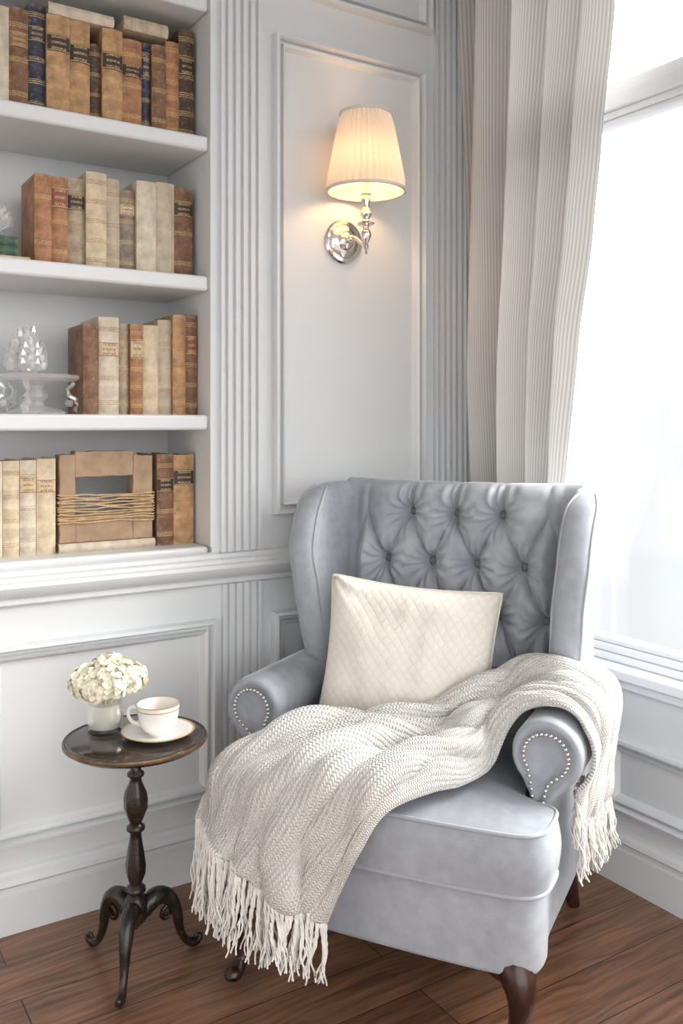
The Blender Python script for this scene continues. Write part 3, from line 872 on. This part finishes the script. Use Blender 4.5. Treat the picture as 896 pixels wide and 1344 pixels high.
m.add(vs, fs); m.uv = uv
tb = thing('throw_blanket', 'cream knitted throw with fringe draped over the chair arm and seat', 'blanket', (fw[0], fw[1], 0), (0, 0, CROT))
m.build('knit_cloth', KNIT, tb, ang=180, solid=.009)
def fringe(row, cnt, L0, L1, push):
    m = MB()
    for k in range(cnt):
        q = (k+.5)/cnt*nv; j = int(q); p = vs[row*(nv+1)+j].lerp(vs[row*(nv+1)+min(j+1, nv)], q-j)
        L = (L0+(L1-L0)*k/cnt)*RND.uniform(.84, 1.10); d = Vector((RND.uniform(-.020, .020), RND.uniform(-.014, .005), 0)); ph = RND.random()*6
        for strand in range(3):
            pts = []; rr = []; o0 = strand*2*PI/3; Ls = L*RND.uniform(.90, 1.05)
            d2 = Vector((RND.uniform(-.010, .010), RND.uniform(-.008, .008), 0))
            for s in range(15):
                t = s/14; tw_ = .0024*(.5 if s == 1 else 1)
                pts.append(p+Vector((push[0]*t*t, push[1]*t*t, .008-Ls*t))+d*t+d2*max(0, t-.5)*2
                    +Vector((.0032*math.sin(ph+t*8)*t**.5+tw_*math.cos(o0+t*16), .0030*math.cos(ph+t*7)*t**.5+tw_*math.sin(o0+t*16), 0)))
                rr.append(.0030-.0012*t+(.0006 if s == 1 else 0))
            m.tube(pts, rr, 5)
    return m
fringe(nr-1, 78, .118, .190, (-.004, -.006)).build('fringe', YARN, tb, ang=80)
fringe(0, 38, .125, .12, (.004, 0)).build('fringe', YARN, tb, ang=80)

# ================================================================ SIDE TABLE
tw = cam2w(-.473, 2.064)
TZ = .530
tb_ = thing('pedestal_table', 'small round dark wood pedestal table on three curved legs', 'side table', (tw[0], tw[1], 0), (0, 0, -YAW))
m = MB(); m.lathe([(.001,TZ-.022),(.135,TZ-.022),(.150,TZ-.018),(.155,TZ-.013),(.159,TZ-.010),(.159,TZ-.003),(.157,TZ),(.152,TZ-.002),(.146,TZ),(.001,TZ)], n=56); m.build('table_top', EBTOP, tb_, ang=50)
m = MB(); m.lathe([(.1585,TZ-.011),(.1625,TZ-.009),(.1632,TZ-.005),(.1618,TZ-.001),(.1585,TZ)], n=56, cap=False); m.build('rim', BRONZE, tb_, ang=50)
sl = .92
m = MB(); m.lathe([(r*sl, z) for r, z in [(.046,.509),(.042,.502),(.022,.497),(.016,.488),(.014,.470),(.013,.452),(.021,.446),(.021,.440),(.014,.434),(.016,.424),(.026,.402),(.029,.385),(.028,.365),(.018,.338),(.014,.330),(.023,.323),(.023,.316),(.014,.309),(.015,.295),(.020,.265),(.024,.235),(.023,.215),(.016,.195),(.014,.190),(.024,.183),(.025,.174),(.018,.168),(.026,.160),(.031,.145),(.031,.115),(.023,.105),(.012,.095),(.003,.085)]], n=24, wob=lambda k, z: (.07*math.cos(k*PI/2) if (.345 < z < .415 or .20 < z < .285) else 0)); m.build('pedestal', EBON, tb_, ang=60)
for a in (-90, 33, 147):
    ca, sa = math.cos(math.radians(a)), math.sin(math.radians(a))
    prof = catmull([(.015,0,.125),(.048,0,.148),(.080,0,.138),(.100,0,.098),(.108,0,.056),(.122,0,.026),(.140,0,.013),(.154,0,.014),(.159,0,.023),(.150,0,.028),(.145,0,.022)], 5)
    rd = [v.x for v in catmull([(.022,0,0),(.021,0,0),(.018,0,0),(.014,0,0),(.010,0,0),(.009,0,0),(.011,0,0),(.009,0,0),(.007,0,0),(.005,0,0),(.004,0,0)], 5)]
    m = MB(); m.tube([(p.x*ca, p.x*sa, max(p.z, .011)) for p in prof], rd, 10)
    m.tube([(p.x*ca, p.x*sa, p.z) for p in catmull([(.085,0,.125),(.064,0,.108),(.068,0,.092),(.080,0,.094),(.079,0,.104)], 4)], .0065, 6)
    m.build('leg', EBON, tb_, ang=80)

# vase + flowers
vw = cam2w(-.553, 2.098)
va = thing('glass_vase', 'small clear glass vase on the pedestal table', 'vase', (vw[0], vw[1], TZ))
m = MB(); m.lathe([(.001,.0),(.038,0),(.041,.004),(.043,.05),(.041,.10),(.0385,.10),(.040,.05),(.0375,.012),(.001,.010)], n=32); m.build('body', GLASS, va, ang=50)
m = MB(); m.lathe([(.001,.0105),(.0368,.0125),(.0392,.05),(.0385,.066),(.001,.066)], n=32); m.build('water', WATER, va)
fl = thing('hydrangea_bouquet', 'bunch of cream white hydrangea blooms in the glass vase', 'flowers', (vw[0]+.004, vw[1]-.003, TZ+.068))
m = MB()
for k in range(6):
    a = k*1.05; m.tube([(.020*math.cos(a+2), .020*math.sin(a+2), -.052), (.012*math.cos(a), .012*math.sin(a), 0), (.022*math.cos(a+.4), .022*math.sin(a+.4), .03), (.038*math.cos(a+.5), .038*math.sin(a+.5), .055)], .0026, 6)
m.build('stem', STEM, fl)
ex, ey = (K, -S), (S, K)
heads = [(-.040,-.008,.048,.040),(.012,-.026,.054,.042),(.050,.0,.056,.038),(.0,.018,.066,.043),(.026,.012,.062,.038),(-.022,-.026,.041,.035)]
for hx, hy, hz, hr in heads:
    c = Vector((ex[0]*hx+ey[0]*hy, ex[1]*hx+ey[1]*hy, hz)); m = MB()
    m.ball(c, hr*.80, 12, 8, (1,1,.85))
    for k in range(170):
        g = (k+.5)/170; th = math.acos(1-2*g*.9); ph = k*2.39996+RND.uniform(-.2, .2)
        d = Vector((math.sin(th)*math.cos(ph), math.sin(th)*math.sin(ph), math.cos(th)))
        p = c+Vector((d.x, d.y, d.z*.85))*hr*RND.uniform(.84, 1.08)
        d = (d+Vector((RND.uniform(-.4, .4), RND.uniform(-.4, .4), RND.uniform(-.2, .4)))).normalized()
        u = d.cross(Vector((.3, .2, .9))).normalized(); w = d.cross(u)
        r0 = RND.random()*2; L = RND.uniform(.0095, .0125)
        for q in range(4):
            a = r0+q*PI/2; e1 = u*math.cos(a)+w*math.sin(a); e2 = w*math.cos(a)-u*math.sin(a)
            t1, t2 = RND.uniform(.001, .005), RND.uniform(.001, .005)
            m.add([p, p+e1*L*.45+e2*L*.58+d*t1, p+e1*L*.9+e2*L*.3+d*(t1+t2)*.6, p+e1*L*.9-e2*L*.3+d*(t1+t2)*.6, p+e1*L*.45-e2*L*.58+d*t2], [(0,1,2),(0,2,3),(0,3,4)])
    m.build('bloom', PETAL, fl, ang=70, recalc=False)

# cup and saucer
sw = cam2w(-.421, 2.062)
sa_ = thing('saucer', 'white china saucer under the teacup', 'saucer', (sw[0], sw[1], TZ))
m = MB(); m.lathe([(.001,0),(.040,0),(.044,.002),(.066,.008),(.082,.015),(.083,.017),(.081,.0175),(.064,.0105),(.042,.0055),(.001,.005)], n=48); m.build('dish', CHINA, sa_, ang=60)
m = MB(); m.lathe([(.0790,.0170),(.0815,.0182),(.0832,.0178),(.0834,.0166),(.0828,.0160)], n=48, cap=False); m.build('rim_band', GOLD, sa_)
cu = thing('teacup', 'white china teacup with thin gold band standing on the saucer', 'cup', (sw[0], sw[1], TZ+.0056), (0, 0, -YAW))
m = MB(); m.lathe([(.001,.003),(.022,.0),(.024,.0),(.024,.005),(.034,.012),(.043,.028),(.047,.050),(.0488,.070),(.0475,.0705),(.0455,.050),(.041,.029),(.031,.014),(.001,.010)], n=48); m.build('bowl', CHINA, cu, ang=60)
for a_, b_ in ((.0585, .0612), (.0690, .0712)):
    m = MB(); r0, r1 = .0470+(a_-.05)*.09+.0004, .0470+(b_-.05)*.09+.0004
    m.lathe([(r0-.0006,a_),(r0,a_+.0002),(r1,b_-.0002),(r1-.0006,b_)], n=48, cap=False); m.build('rim_band', GOLD, cu)
m = MB(); P = catmull([(-.0455,0,.058),(-.058,0,.062),(-.068,0,.054),(-.068,0,.040),(-.057,0,.027),(-.041,0,.024)], 5); m.tube(P, .0042, 8); m.build('handle', CHINA, cu)
m = MB(); m.lathe([(.001,.0405),(.0435,.0405),(.0435,.041),(.001,.041)], n=32); m.build('tea', pbr('milky_tea', (.50, .32, .18), .1, var=.02), cu)

# ================================================================ LIGHT, CAMERA
w = bpy.data.worlds.new('World'); bpy.context.scene.world = w; w.use_nodes = True
nt = w.node_tree; bg = nt.nodes['Background']
sp = nt.nodes.new('ShaderNodeSeparateXYZ'); nt.links.new(coord(nt, 'Generated'), sp.inputs[0])
az = math_n(nt, 'ARCTAN2', sp.outputs[1], sp.outputs[0])
def blocks(freq, amp, off):
    wn = nt.nodes.new('ShaderNodeTexWhiteNoise'); wn.noise_dimensions = '1D'
    nt.links.new(math_n(nt, 'FLOOR', math_n(nt, 'MULTIPLY', az, freq)), wn.inputs['W'])
    return math_n(nt, 'ADD', math_n(nt, 'MULTIPLY', wn.outputs['Value'], amp), off)
def below(h, soft): # 1 where the direction is lower than h
    return maprange(nt, math_n(nt, 'SUBTRACT', h, sp.outputs[2]), 0, soft)
far = below(blocks(26, .10, -.05), .015); near = below(blocks(17.3, .11, -.17), .015)
skyc = (3.20, 3.19, 3.16, 1)
c1 = mixcol(nt, far, skyc, (1.0, 1.02, 1.05, 1))
c2_ = mixcol(nt, near, c1, (.92, .955, .985, 1))
nt.links.new(c2_, bg.inputs[0]); bg.inputs[1].default_value = 1.0
sun = bpy.data.lights.new('daylight', 'SUN'); sun.energy = 11.0; sun.angle = math.radians(45); sun.color = (1, .985, .96)
so = bpy.data.objects.new('daylight', sun); COL.objects.link(so)
so.rotation_euler = Vector((-.80, .22, -.48)).to_track_quat('-Z', 'Y').to_euler(); so.location = (2, -1, 3)

cd = bpy.data.cameras.new('camera'); co_ = bpy.data.objects.new('camera', cd); COL.objects.link(co_)
cd.sensor_fit = 'VERTICAL'; cd.sensor_height = 24; cd.lens = 24*F/1344
cd.shift_y = -(672-555)/1344; cd.clip_start = .02
co_.location = CAM; co_.rotation_euler = (PI/2, 0, -YAW)
bpy.context.scene.camera = co_
bpy.context.scene.view_settings.view_transform = 'Standard'
